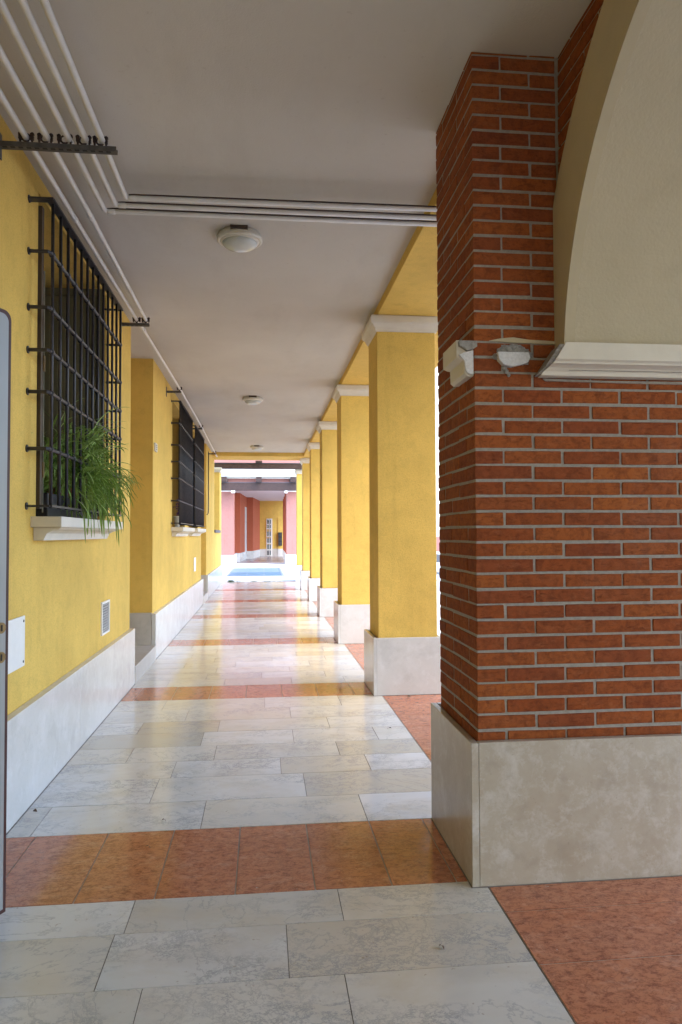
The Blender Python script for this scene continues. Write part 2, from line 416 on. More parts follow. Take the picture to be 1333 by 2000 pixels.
box('ceiling', CEIL, B, TK, 1.60, -8, 19.35, HC, HC+.2)
box('beam', YEL, B, 1.034, 1.576, 3.62, 19.36, 3.44, HC+.01, .004)
box('beam', YEL, B, XW+.001, 1.033, 18.35, 19.34, 3.425, HC+.01)
box('upper_wall', YEL, B, -9, 2.35, -8.02, 19.38, HC+.2, 8.2)
box('beam', YEL, B, XW, 1.27, -8.0, -7.6, 3.2, HC+.01)
box('beam', YEL, B, 1.275, 2.30, -8.0, -.5, 3.0, HC+.01)
box('ceiling', CEIL, B, 2.36, 6.5, -8, 2.9, HC, HC+.2)  # unseen wing ceiling, added to limit sky light from behind the viewer
box('upper_wall', YEL, B, 2.36, 6.5, -8.02, 2.92, HC+.201, 8.2)  # unseen block above the added wing, shading pier front and near floor
for y_ in (-8, -3.2, 2.3): box('added_post', YEL, B, 5.9, 6.5, y_, y_+.6, 0, HC)  # supports of the added unseen wing
# plinth slabs along the wall
HPL = .54
pl = [(3.02, 7.235), (8.60, 15.30), (16.60, 22.68)]
for a, b in pl:
    n = max(1, round((b-a)/2.1)); st = (b-a)/n
    for k in range(n):
        z = HPL if a < 4 else HPL-.008
        box('plinth_slab', PLIN, B, XW+.001, XL, a+k*st+.0015, a+(k+1)*st-.0015, -.01, z, .003)
for y0 in (7.235, 8.60, 15.30, 16.60): pass
box('plinth_slab', GREYST, B, -1.95, XW-.002, 8.60, 8.640, -.01, HPL+.002)
box('plinth_slab', GREYST, B, -1.95, XW-.002, 16.59, 16.629, -.01, HPL-.006)
box('plinth_slab', PLIN, B, -1.7, XW-.002, 7.201, 7.24, -.01, HPL)
for a, b in pl: box('sealant_line', GROUT, B, XL-.001, XL+.004, a, b, -.002, .0035)
box('door_step', GREYST, B, -1.95, XL+.004, 7.245, 8.595, -.01, .17, .004)
box('door_step', GREYST, B, -1.95, XL+.004, 15.305, 16.585, -.01, .165, .004)

BLUSH = plain('blue_black_shutter', (.020, .026, .042), .45, var=.2)
# windows ------------------------------------------------------------
def window(y0, y1, z0, z1, deep, grille_y, rails, nb, big, xg=-1.17):
    w = boxes('window', OLIVD if big else IRON, B, [(-1.71-deep, -1.66-deep, y0, y0+.06, z0, z1), (-1.71-deep, -1.66-deep, y1-.06, y1, z0, z1),
              (-1.71-deep, -1.66-deep, y0+.06, y1-.06, z0, z0+.06), (-1.71-deep, -1.66-deep, y0+.06, y1-.06, z1-.06, z1),
              (-1.70-deep, -1.67-deep, (y0+y1)/2-.03, (y0+y1)/2+.03, z0+.06, z1-.06)])
    g = box('pane', DARKG, w, -1.695-deep, -1.685-deep, y0+.06, (y0+y1)/2-.03, z0+.06, z1-.06)
    g = box('pane', DARKG, w, -1.695-deep, -1.685-deep, (y0+y1)/2+.03, y1-.06, z0+.06, z1-.06)
    # sill: slab with a cavetto below, profile in x-z extruded along y
    s0, s1 = y0-.09, y1-(.13 if big else .0)
    bm = bmesh.new(); bx(bm, -1.72-deep, -1.118, s0, s1, z0-.068, z0-.008, .004)
    si = finish('window_sill', bm, OFFW, w)
    poly = [(XW+.0015, z0-.069), (-1.135, z0-.069), (-1.15, z0-.08), (-1.185, z0-.088), (-1.212, z0-.103), (-1.225, z0-.13), (-1.23, z0-.142), (XW+.0015, z0-.142)]
    bm = bmesh.new(); prism(bm, poly, 'y', s0+.05, s1-.05); finish('sill_moulding', bm, OFFW, w)
    return w
def shutter(w, x0, x1, y, z0, z1, n, mat, lab=None):
    sh = boxes('shutter', mat, w, [(x0, x1, y, y+.012, z0, z1), (x0, x0+.05, y-.018, y, z0, z1), (x1-.05, x1, y-.018, y, z0, z1), (x0+.05, x1-.05, y-.018, y, z1-.06, z1), (x0+.05, x1-.05, y-.018, y, z0, z0+.06)])
    return sh
def grille(y0, y1, z0, z1, rails, nb, xg, wy0, label):
    G = thing('window_grille', label, 'window grille', (XW, (y0+y1)/2, z0), 'iron grilles over the windows of the yellow wall')
    ny = [y0+.05+(y1-y0-.06)*k/(nb-1) for k in range(nb)]
    for yy in ny:
        bm = bmesh.new(); tube(bm, [(xg, yy, z0-.01), (xg, yy, z1)], .0095, 8); finish('bar', bm, IRON, G, True)
    for i, z in enumerate(rails):
        bm = bmesh.new()
        if i == 0 or i == len(rails)-1:
            bx(bm, XW-.004, xg+.012, y0-.012, y0+.012, z-.006, z+.006) if i else bx(bm, XW-.004, xg+.02, y0-.02, y0+.03, z-.005, z+.005)
            bx(bm, xg-.022, xg+.022, y0, y1, z-.006, z+.006)
            bx(bm, XW-.07, xg+.012, y1-.02, y1+.01, z-.006, z+.006)
        else:
            tube(bm, [(XW-.004, y0, z), (xg-.01, y0, z), (xg-.002, y0+.012, z), (xg-.002, y1-.005, z), (xg-.01, y1, z), (XW-.07, y1, z)], .0105, 8)
            for yy in ny:                                     # forged collars where bars pass through
                tube(bm, [(xg-.002, yy-.018, z), (xg-.002, yy-.010, z), (xg-.002, yy+.010, z), (xg-.002, yy+.018, z)], [.010, .0175, .0175, .010], 8)
        r = finish('rail', bm, IRON, G)
        bm = bmesh.new(); tube(bm, [(XW-.001, y0, z), (XW+.006, y0, z)], .021, 10); finish('wall_flange', bm, IRON, G)
    return G
w1 = window(4.27, 6.08, 1.56, 3.42, .20, None, None, None, True)
sh = shutter(w1, -1.83, -1.262, 5.88, 1.60, 3.40, 6, OLIVE)
for q in range(8): box('board', OLIVE, sh, -1.775+q*.058, -1.775+q*.058+.050, 5.866, 5.879, 1.662, 3.338, .004)
bm = bmesh.new(); bx(bm, -1.56, -1.268, 4.285, 4.325, 1.60, 3.35); bx(bm, -1.56, -1.285, 4.335, 4.365, 1.60, 3.33)
sh = finish('shutter', bm, OLIVD, w1)
box('edge_strip', plain('aluminium_edge', (.28, .26, .2), .4, .5), sh, -1.281, -1.2755, 4.368, 4.376, 1.58, 3.0)
for z in (1.78, 2.4): box('hinge', BRASS, sh, -1.29, -1.262, 4.326, 4.35, z, z+.09)
box('reveal', YEL, w1, -1.95, TK+.001, 6.081, 6.16, 1.5, HC-.01)
box('reveal', YEL, w1, -1.95, TK+.001, 4.19, 4.269, 1.5, HC-.01)
box('reveal', YEL, w1, -1.95, TK+.001, 4.27, 6.08, 3.42, 3.5)
box('reveal', OFFW, w1, -1.95, TK+.001, 4.27, 6.08, 1.45, 1.49)
R1 = [3.305, 3.014, 2.703, 2.466, 2.235, 1.922, 1.607]
grille(4.10, 6.09, 1.607, 3.305, R1, 13, -1.17, 0, 'nearest wrought iron window grille, with the trailing green plant pushing through its bars')
for (a, b), lab in (((10.45, 12.1), 'middle iron window grille, with a small white flower pot at its near end'), ((12.78, 14.45), 'farthest iron window grille on the yellow wall, beyond the one with the flower pot')):
    w = window(a, b, 1.565, 3.36, -.10, None, None, None, False)
    grille(a-.12, b+.06, 1.60, 3.33, [3.33, 3.02, 2.71, 2.475, 2.24, 1.925, 1.61], 12, -1.17, 0, lab)
    box('shutter', BLUSH, w, -1.378, -1.262, b-.07, b-.03, 1.60, 3.34)

# wall fittings ------------------------------------------------------
SLATG = plain('vent_grey', (.33, .33, .32), .5)
v = thing('wall_vent', 'small white louvred vent low on the yellow wall above the plinth', 'vent', (XW, 6.08, .64))
boxes('frame', WHITE, v, [(XW, XW+.012, 5.945, 5.965, .645, .91), (XW, XW+.012, 6.215, 6.235, .645, .91), (XW, XW+.012, 5.965, 6.215, .645, .662), (XW, XW+.012, 5.965, 6.215, .893, .91)])
box('backing', DARK, v, XW, XW+.002, 5.965, 6.215, .662, .893)
for k in range(11):
    z = .668+k*.0207; bm = bmesh.new(); prism(bm, [(XW+.003, z+.009), (XW+.011, z), (XW+.011, z+.004), (XW+.003, z+.0135)], 'y', 5.965, 6.215); finish('slat', bm, SLATG, v)
p = thing('cover_plate', 'large blank white cover plate with corner screws beside the grey door', 'cover plate', (XW, 3.88, .74))
bm = bmesh.new(); bx(bm, XW+.001, XW+.012, 3.70, 4.068, .748, 1.017, .004); pb = finish('plate', bm, WHITE, p)
for zz in (.775, .99):
    for yy in (3.73, 4.04):
        bm = bmesh.new(); tube(bm, [(XW+.011, yy, zz), (XW+.015, yy, zz)], .007, 8); finish('screw', bm, STEEL, pb)
p = thing('cover_plate', 'narrow white cover plate low on the wall under the farthest grille', 'cover plate', (XW, 13.8, .75))
bm = bmesh.new(); bx(bm, XW+.001, XW+.014, 13.68, 13.98, .76, 1.02, .004); finish('plate', bm, WHITE, p)
p = thing('door_bell', 'small pale bell panel on the corner past the first doorway recess', 'bell panel', (XW, 8.8, 2.44))
bm = bmesh.new(); bx(bm, XW+.001, XW+.02, 8.72, 8.88, 2.44, 2.54, .004); pb = finish('plate', bm, OFFW, p)
for zz in (2.465, 2.49, 2.515): box('button', STEEL, pb, XW+.02, XW+.024, 8.78, 8.82, zz-.006, zz+.006)

# grey door, standing ajar at the left edge --------------------------
hx, hy, fx, fy = -1.269, 2.297, -.968, 2.893
D = thing('metal_door', 'pale grey metal door standing ajar at the left edge of the picture', 'door', (hx, hy, 0))
ang = math.atan2(fy-hy, fx-hx); L = math.hypot(fx-hx, fy-hy)
D.rotation_euler = (0, 0, ang)
def dpart(name, mat, bm, par=D):
    bmesh.ops.recalc_face_normals(bm, faces=bm.faces)
    me = bpy.data.meshes.new(name); bm.to_mesh(me); bm.free(); me.materials.append(mat)
    o = bpy.data.objects.new(name, me); C.objects.link(o); o.parent = par; return o
def rounded(l, z0, z1, r, ins):
    pts = [(0, z0+ins), (l-ins, z0+ins)]
    for k in range(7):
        a = math.pi/2*k/6; pts.append((l-ins-r+r*math.cos(a), z1-ins-r+r*math.sin(a)))
    pts.append((0, z1-ins)); return pts
bm = bmesh.new(); prism(bm, rounded(L, .03, 2.31, .03, .016), 'y', -.004, .04); leaf = dpart('leaf', DOORG, bm)
bm = bmesh.new(); prism(bm, rounded(L, .03, 2.31, .035, 0), 'y', -.001, .036); dpart('edge_seal', SEAL, bm)
bm = bmesh.new(); bx(bm, .05, L-.06, -.007, -.003, .10, 2.24, .002); dpart('raised_panel', DOORG, bm)
for z in (1.10, .99):
    bm = bmesh.new(); tube(bm, [(L-.047, -.004, z), (L-.047, -.016, z)], .021, 16); lk = dpart('lock_cylinder', BRASS, bm)
    bm = bmesh.new(); bx(bm, L-.05, L-.044, -.018, -.0155, z-.012, z+.012); dpart('keyhole', DARK, bm, lk)

# pipes and brackets -------------------------------------------------
ZP = 3.40; PG = 'white pipes under the ceiling'
px = [-1.165, -1.078, -.985, -.895, -.812]
def pipe(pts, label, r=.0155, sleeves=()):
    bm = bmesh.new()
    P = [Vector(q) for q in pts]; out = [P[0]]
    for a, b, c in zip(P, P[1:], P[2:]):                     # rounded bends
        d1, d2 = (a-b).normalized(), (c-b).normalized()
        q0, q1 = b+d1*.03, b+d2*.03
        for k in range(7):
            t = k/6; out.append(q0*(1-t)**2 + b*2*t*(1-t) + q1*t*t)
    out.append(P[-1]); tube(bm, out, r, 14)
    t = thing('ceiling_pipe', label, 'pipe', pts[0], PG)
    t2 = finish('pipe', bm, PIPEM, t, True)
    for (c, d) in sleeves:
        c, d = Vector(c), Vector(d).normalized()
        bm = bmesh.new(); tube(bm, [c-d*.024, c-d*.02, c+d*.02, c+d*.024], [r, r*1.22, r*1.22, r], 14); finish('joint_sleeve', bm, PIPEM, t, True)
    return t
pipe([(px[0], -2.9, ZP), (px[0]+.01, 4.54, ZP), (-1.142, 6.60, ZP), (-1.142, 7.0, ZP+.01)], 'white pipe nearest the yellow wall, ending at the second bracket', sleeves=[((px[0]+.01, 4.56, ZP), (0, 1, 0))])
pipe([(px[1], -2.9, ZP), (-1.05, 4.50, ZP), (-1.06, 6.72, ZP), (-1.135, 6.83, ZP), (-1.11, 9.75, ZP), (-1.112, 13.2, ZP), (-1.15, 18.3, ZP)], 'long white pipe second from the wall, running on to the far end of the ceiling', sleeves=[((-1.052, 4.52, ZP), (0, 1, 0)), ((-1.13, 7.0, ZP), (0, 1, 0))])
pipe([(px[2], -2.9, ZP), (-.948, 4.43, ZP), (1.10, 4.43, ZP+.005)], 'white pipe third from the wall, elbowing right into the lowest crosswise run', sleeves=[((-.91, 4.43, ZP), (1, 0, 0))])
pipe([(px[3], -2.9, ZP), (-.868, 4.34, ZP), (1.10, 4.34, ZP+.005)], 'white pipe fourth from the wall, elbowing right between the other two crosswise runs', sleeves=[((-.83, 4.34, ZP), (1, 0, 0))])
pipe([(px[4], -2.9, ZP), (-.79, 4.24, ZP), (1.10, 4.22, ZP+.005)], 'white pipe farthest from the wall, elbowing right nearest the viewer', sleeves=[((-.752, 4.24, ZP), (1, 0, 0))])
for (x_, y_) in ((-.93, 4.4155), (-.85, 4.3255), (-.77, 4.2215)):  # thin brown tubes added to draw the dark gap line along each pipe
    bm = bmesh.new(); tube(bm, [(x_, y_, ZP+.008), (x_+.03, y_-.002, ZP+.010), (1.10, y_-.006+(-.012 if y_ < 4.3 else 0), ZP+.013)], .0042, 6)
    o = finish('dark_gap_line', bm, RUST, None, True); o['label'] = 'thin dark brown line running along the %s crosswise ceiling pipe' % {4.4155: 'farthest', 4.3255: 'middle', 4.2215: 'nearest'}[y_]; o['category'] = 'cable'; o['group'] = 'thin dark lines along the crosswise pipes'
def bracket(y, x1, clamps, label, down=False):
    K = thing('pipe_bracket', label, 'pipe bracket', (XW, y, ZP), 'steel channels carrying the pipes')
    z = ZP-.055
    boxes('channel', STEEL, K, [(XW, x1, y-.019, y+.019, z, z+.004), (XW, x1, y-.019, y-.0165, z+.004, z+.024), (XW, x1, y+.0165, y+.019, z+.004, z+.024)])
    n = int((x1-XW-.03)/.038)
    bm = bmesh.new()
    for k in range(n): bx(bm, XW+.02+k*.038, XW+.042+k*.038, y-.0155, y-.001, z-.0008, z+.001)
    finish('slots', bm, DARK, K)
    box('wall_plate', STEEL, K, XW, XW+.006, y-.03, y+.03, z-.05, z+.075)
    for cx in clamps:
        bm = bmesh.new()
        tube(bm, [(cx, y, z+.004), (cx, y, ZP-.017)], .008, 8)
        tube(bm, [(cx+.019*math.cos(a), y, ZP+.019*math.sin(a)) for a in [math.pi*2*k/16 for k in range(17)]], .0045, 6, False)
        for s in (-1, 1):
            bx(bm, cx+s*.026-.009, cx+s*.026+.009, y-.010, y+.010, ZP-.009, ZP-.001); bx(bm, cx+s*.026-.009, cx+s*.026+.009, y-.010, y+.010, ZP+.002, ZP+.010)
            tube(bm, [(cx+s*.028, y, ZP-.020), (cx+s*.028, y, ZP+.026)], .0055, 6)
            tube(bm, [(cx+s*.028, y, ZP+.013), (cx+s*.028, y, ZP+.021)], .011, 6)
        finish('clamp', bm, RUST, K)
bracket(3.64, -.722, [x+.004 for x in (-1.160, -1.070, -.977, -.887, -.806)], 'nearest steel pipe bracket, long slotted channel with five clamps')
bracket(6.68, -1.03, [-1.142, -1.062], 'steel pipe bracket with two clamps beside the top of the nearest grille')
bracket(9.80, -1.09, [-1.112], 'short steel pipe bracket just before the middle grille')
bracket(13.2, -1.09, [-1.112], 'short steel pipe bracket between the middle and farthest grilles')
bracket(17.3, -1.10, [-1.14], 'last steel pipe bracket, near the far end of the walkway ceiling')
bm = bmesh.new(); tube(bm, [(-1.245, 16.75, 3.33), (-1.245, 16.75, 2.0), (-1.25, 16.74, 1.93), (-1.275, 16.72, 1.90)], .011, 8)

o = finish('hanging_cable', bm, IRON, None, True); o['label'] = 'thin dark cable hanging down the yellow wall past the farthest grille'; o['category'] = 'cable'

# ceiling lamps --------------------------------------------------------
def lamp(x, y, label):
    T = thing('ceiling_light', label, 'ceiling light', (x, y, HC), 'round bulkhead lights along the ceiling')
    bm = bmesh.new(); lathe(bm, [(.140, HC), (.143, HC-.006), (.150, HC-.018), (.150, HC-.022), (.156, HC-.026), (.156, HC-.046), (.150, HC-.052), (.138, HC-.053), (.136, HC-.049), (.134, HC-.050), (.130, HC-.058), (.118, HC-.060)], x, y, 48)
    finish('base_ring', bm, FIXT, T, True)
    prof = [(.119*math.cos(a), HC-.058-.052*math.sin(a)) for a in [math.pi/2*k/10 for k in range(11)]]; prof[-1] = (.004, prof[-1][1])
    bm = bmesh.new(); lathe(bm, prof, x, y, 40); finish('glass_dome', bm, FROST, T, True)
    bm = bmesh.new(); bx(bm, x-.05, x+.05, y-.160, y-.10, HC-.022, HC-.001); bx(bm, x-.058, x-.05, y-.162, y-.10, HC-.024, HC-.001); bx(bm, x+.05, x+.058, y-.162, y-.10, HC-.024, HC-.001)
    finish('terminal_cover', bm, plain('brown_cover', (.07, .045, .03), .6), T)
lamp(-.160, 4.985, 'nearest round bulkhead light on the ceiling, just past the crosswise pipes')
lamp(-.155, 10.97, 'middle one of the three round ceiling lights')
lamp(-.148, 17.02, 'farthest round ceiling light, close to the end beam')

# ================================================================ YELLOW PILLARS
PLG = 'yellow pillars along the open side'
cap_prof = [(.001, 3.298), (.014, 3.302), (.014, 3.313), (.020, 3.318), (.024, 3.335), (.036, 3.354), (.052, 3.366), (.052, 3.372), (.060, 3.375), (.060, 3.428), (.054, 3.4385)]
names = ['nearest yellow pillar, standing just past the brick pier', 'second yellow pillar from the viewer, right behind the nearest one', 'third yellow pillar in the row from the viewer', 'fourth yellow pillar in the row from the viewer', 'fifth yellow pillar, the last one under the ceiling', 'free standing yellow pillar beyond the end of the ceiling, holding up the pergola beam']
for i, y0 in enumerate([6.44, 9.521, 12.66, 15.60, 18.80, 22.16]):
    T = thing('pillar', names[i], 'pillar', (1.305, y0+.31, 0), PLG)
    ym = y0+.052; ye = y0+.572
    box('shaft', YEL, T, 1.034, 1.576, ym, ye, .5, 3.437 if i < 5 else 3.43, .004)
    bm = bmesh.new(); skirt(bm, 1.034, 1.576, ym, ye, cap_prof); finish('capital', bm, OFFW, T)
    HP = .514 if i < 2 else .50
    # base: front and back slabs between two side slabs
    box('plinth_slab', PLIN, T, .982, 1.010, y0, y0+.624, -.005, HP, .002)
    box('plinth_slab', PLIN, T, 1.600, 1.628, y0, y0+.624, -.005, HP, .002)
    box('plinth_slab', PLIN, T, 1.0115, 1.5985, y0+.001, y0+.029, -.005, HP-.001, .002)
    box('plinth_slab', PLIN, T, 1.0115, 1.5985, y0+.595, y0+.623, -.005, HP-.001, .002)
    box('sealant_line', GROUT, T, .978, 1.632, y0-.004, y0+.001, -.002, .0035); box('sealant_line', GROUT, T, .978, .983, y0, y0+.624, -.002, .003)
    box('plinth_bed', MORTAR, T, 1.011, 1.599, y0+.03, y0+.594, -.005, HP-.012)

# ================================================================ BRICK PIER AND ARCH
XB, YB, X2B, YBb = .890, 2.969, 2.30, 3.609
YC, ZC, RI, RO, XA = 1.58, 2.10, 1.30, 1.583, 1.245
PZ = .0655; Z0 = .624; BH = .0550; JT = .0118
def pier(root, y_front, y_back, x_left, z_top, keep, arch=True):
    """returns list of bricks (x0,x1,y0,y1,z0,z1) running bond on the left, front and back faces"""
    out = []; D0 = .12
    k = -1
    while Z0 + k*PZ < z_top:
        za, zb = Z0+k*PZ+JT/2, Z0+(k+1)*PZ-JT/2
        za = max(za, .575); zb = min(zb, z_top-.0005)
        if zb-za > .006:
            full = k % 2 == 0
            a, b = (.25, .12) if full else (.12, .25)         # corner brick: a along x, b along y
            # front face
            out.append((x_left, x_left+a, y_front, y_front+b, za, zb))
            x = x_left+a+.01
            lim = X2B if zb < 2.24 or not arch else 1.262
            while x < lim-.02:
                x1 = min(x+.25, lim)
                if x1-x > .05: out.append((x, x1, y_front, y_front+.10, za, zb))
                x += .26
            # left face
            y = y_front+b+.01
            while y < y_back-.02:
                y1 = min(y+.25, y_back); out.append((x_left, x_left+.10, y, y1, za, zb)); y += .26
            # back face
            x = x_left+.11
            while x < X2B-.02:
                x1 = min(x+.25, X2B); out.append((x, x1, y_back-.1, y_back, za, zb)); x += .26
        k += 1
    return out
P1 = thing('brick_pier', 'big red brick pier with beige stone base and the springing of a cream arch', 'brick pier', (1.6, 3.3, 0))
box('mortar_core', MORTAR, P1, XB+.0035, X2B-.0035, YB+.0035, YBb-.0035, .3, HC)
lst = pier(P1, YB, YBb, XB, HC, None)
# bricks on the side of the arch wall, running towards the viewer over the cream band
arch_b = []
k = 29
while Z0+k*PZ < HC:
    za, zb = Z0+k*PZ+JT/2, min(Z0+(k+1)*PZ-JT/2, HC-.0005)
    if zb-za > .006:
        y = YB-.002 - (0 if k % 2 else -.13)
        while y > .35:
            y1 = min(y, YB-.002); y0 = y-.25
            cy = max(min(YC, y1), y0); far = max(math.hypot(y0-YC, zb-ZC), math.hypot(y1-YC, zb-ZC))
            near = math.hypot(cy-YC, za-ZC)
            if far > RO-.02 and near > RI+.03 and y1-y0 > .03: arch_b.append((1.272, 1.372, y0, y1, za, zb))
            y -= .26
    k += 1
allb = lst + arch_b
# camera-side size estimate to choose the 300 that show largest
def seen(b):
    x0, x1, y0, y1, z0, z1 = b
    c = Vector(((x0+x1)/2, (y0+y1)/2, (z0+z1)/2-EYE)); d = c - Vector((0, 0, 0))
    depth = d.dot(fwd)
    if depth < .4: return 0
    u = d.dot(rt)/depth*1413+666; v_ = 1000-d.dot(up)/depth*1413
    if u > 1380 or u < -40 or v_ < -40 or v_ > 2040: return 0
    if y1 > YBb-.001 and x0 > XB+.02: return 0                # back face
    wide = (x1-x0) if y0 <= YB+.001 and x0 < 1.271 or y0 <= YB+.001 and z1 < 2.3 else 0
    return (wide + (y1-y0)*.18)*(z1-z0)/depth**2
order = sorted(range(len(allb)), key=lambda i: -seen(allb[i]))
pick = set(order[:300])
bc = {}
def brick_mesh(w, d, h, var):
    key = (round(w, 3), round(d, 3), round(h, 3), var)
    if key in bc: return bc[key]
    bm = bmesh.new(); vs = bx(bm, -w/2, w/2, -d/2, d/2, -h/2, h/2)
    bmesh.ops.bevel(bm, geom=list(bm.edges), offset=.0022, segments=1, affect='EDGES')
    rr = random.Random(hash(key) & 0xffff)
    for v in bm.verts: v.co += Vector([rr.uniform(-.0014, .0014) for _ in range(3)])
    me = bpy.data.meshes.new('brick'); bm.to_mesh(me); bm.free(); me.materials.append(BRICK); bc[key] = me
    return me
rest = bmesh.new()
for i, b in enumerate(allb):
    x0, x1, y0, y1, z0, z1 = b
    c = Vector(((x0+x1)/2, (y0+y1)/2, (z0+z1)/2)); j = [random.uniform(-.0017, .0017) for _ in range(3)]
    if i in pick:
        o = bpy.data.objects.new('brick', brick_mesh(x1-x0, y1-y0, z1-z0, i % 3)); C.objects.link(o); o.parent = P1
        o.location = c + Vector(j) - P1.location; o.rotation_euler = (random.uniform(-.008, .008), random.uniform(-.003, .003), random.uniform(-.005, .005))
    else: bx(rest, x0+j[0], x1+j[0], y0+j[1], y1+j[1], z0, z1)
o = finish('brickwork', rest, BRICK, P1); o['kind'] = 'stuff'
# stone base of the pier
XP, YP = .850, 2.927
box('plinth_slab', LIME, P1, XP, XP+.030, YP, YBb+.045, -.005, .584, .002)
o = box('plinth_slab', LIME, P1, XP+.0315, X2B+.04, YP+.001, YP+.034, -.005, .586, .003)
box('plinth_slab', LIME, P1, XP+.0315, X2B+.04, YBb+.014, YBb+.044, -.005, .585, .002)
box('plinth_bed', MORTAR, P1, XP+.031, X2B+.01, YP+.035, YBb+.013, -.005, .574)
box('sealant_line', GROUT, P1, XP-.004, X2B+.04, YP-.004, YP+.001, -.002, .003); box('sealant_line', GROUT, P1, XP-.004, XP+.001, YP, YBb+.045, -.002, .0032)
# arch: core, textured soffit, smooth band
def arc(r, a0, a1, n): return [(YC + r*math.cos(a), ZC + r*math.sin(a)) for a in [a0+(a1-a0)*k/n for k in range(n+1)]]
def arch_poly(r, zlow, n=48, ytop=None):
    a0 = math.asin(max(-1, (zlow-ZC)/r)); pts = arc(r, a0, math.pi-a0, n); return pts
ri = arch_poly(RI, 2.13)
def arch_slab(name, mat, r, x0, x1, parent, ztop=HC):
    """wall over the arch, as quads from intrados to top"""
    a0 = math.asin((2.13-ZC)/r); inn = arc(r, a0, math.pi-a0, 56)
    bm = bmesh.new(); rows = []
    for X in (x0, x1):
        rows.append(([bm.verts.new((X, y, z)) for y, z in inn], [bm.verts.new((X, max(YC-RI-.0, min(YB-.001, y)) if 0 < i < 56 else (YB-.001 if i == 0 else YC-RI-.08), ztop)) for i, (y, z) in enumerate(inn)]))
    for i in range(56):
        a, b = rows[0], rows[1]
        bm.faces.new((a[0][i], a[0][i+1], a[1][i+1], a[1][i])); bm.faces.new((b[0][i+1], b[0][i], b[1][i], b[1][i+1]))
        bm.faces.new((a[0][i+1], a[0][i], b[0][i], b[0][i+1])); bm.faces.new((a[1][i], a[1][i+1], b[1][i+1], b[1][i]))
    o = finish(name, bm, mat, parent)
    return o
arch_slab('arch_core', MORTAR, RI+.02, 1.278, X2B-.02, P1)
# plastered soffit as thick curved sheet
def ring(name, mat, r0, r1, x0, x1, parent, zlow, ymax=YB-.001, bev=0, smooth=True):
    bm = bmesh.new(); a0 = math.asin((zlow-ZC)/r0); N = 72; R4 = []
    for k in range(N+1):
        a = a0+(math.pi-2*a0)*k/N
        def pt(r):
            y, z = YC+r*math.cos(a), ZC+r*math.sin(a)
            if y > ymax: y = ymax
            return y, min(z, HC+.05)
        (ya, za), (yb, zb) = pt(r0), pt(r1)
        R4.append([bm.verts.new(c) for c in ((x0, ya, za), (x1, ya, za), (x1, yb, zb), (x0, yb, zb))])
    for q, w in zip(R4, R4[1:]):
        for k in range(4): bm.faces.new((q[k], q[(k+1) % 4], w[(k+1) % 4], w[k]))
    bm.faces.new(R4[0][::-1]); bm.faces.new(R4[-1])
    return finish(name, bm, mat, parent)
so = ring('arch_soffit', CREAMT, RI, RI+.04, 1.292, X2B, P1, 2.16)
# band: radial strip clipped where it runs into the pier front
bm = bmesh.new(); N = 90; a0 = math.asin((2.16-ZC)/RI); prev = None
for k in range(N+1):
    a = a0+(math.pi-a0)*k/N
    ca, sa = math.cos(a), math.sin(a)
    r1 = RO
    if ca > 0: r1 = min(RO, (YB-.0005-YC)/ca)
    yi, zi, yo, zo = YC+(RI-.004)*ca, ZC+(RI-.004)*sa, YC+r1*ca, ZC+r1*sa
    q = [bm.verts.new(c) for c in ((XA, yi, zi), (1.290, yi, zi), (1.290, yo, zo), (XA, yo, zo))]
    if prev:
        for t in range(4): bm.faces.new((prev[t], prev[(t+1) % 4], q[(t+1) % 4], q[t]))
    else: bm.faces.new(q[::-1])
    prev = q
bm.faces.new(prev)
finish('arch_band', bm, CREAM, P1)
# impost moulding, broken off before the corner
def impost(prof, x0, x1, skew):
    bm = bmesh.new(); A = []; Bv = []
    for y, z in prof:
        f = (2.25-z)/.13
        A.append(bm.verts.new((x0 - skew*f + random.uniform(-.004, .004), y, z))); Bv.append(bm.verts.new((x1, y, z)))
    n = len(prof)
    for i in range(n): bm.faces.new((A[i], A[(i+1) % n], Bv[(i+1) % n], Bv[i]))
    bm.faces.new(A[::-1]); bm.faces.new(Bv); return bm
prof = [(YB-.001, 2.235), (2.842, 2.235), (2.842, 2.165), (2.853, 2.158), (2.858, 2.150), (2.872, 2.147), (2.892, 2.140), (2.908, 2.127), (2.915, 2.112), (YB-.001, 2.112)]
im = finish('impost_moulding', impost(prof, 1.255, X2B+.1, .085), OFFW, P1)
# crumbly broken end: jittered lump skin
def lump(name, mat, parent, c, s, seed, sub=3, rough=.16):
    rr = random.Random(seed); bm = bmesh.new(); bmesh.ops.create_icosphere(bm, subdivisions=sub, radius=1)
    from mathutils import noise
    for v in bm.verts:
        n = noise.noise(v.co*2.2+Vector((seed, 0, 0)))*rough*1.6 + noise.noise(v.co*6+Vector((0, seed, 0)))*rough*.8 + noise.noise(v.co*17+Vector((seed, seed, 0)))*rough*.7
        v.co = Vector(((v.co.x*(1+n))*s[0]+c[0], (v.co.y*(1+n))*s[1]+c[1], (v.co.z*(1+n))*s[2]+c[2]))
    return finish(name, bm, mat, parent)
bm = bmesh.new()
pe = [(YB-.002, 2.228), (2.846, 2.228), (2.846, 2.168), (2.862, 2.152), (2.895, 2.142), (2.917, 2.116), (YB-.002, 2.116)]
A = []; Bv = []
for y, z in pe:
    f = (2.25-z)/.13; A.append(bm.verts.new((1.255-.085*f-.016+random.uniform(-.007, .007), y+.003, z))); Bv.append(bm.verts.new((1.255-.085*f+.01, y+.003, z)))
for i in range(7): bm.faces.new((A[i], A[(i+1) % 7], Bv[(i+1) % 7], Bv[i]))
bmesh.ops.poke(bm, faces=[bm.faces.new(A[::-1])]); 
finish('broken_end', bm, ROUGHM, P1)
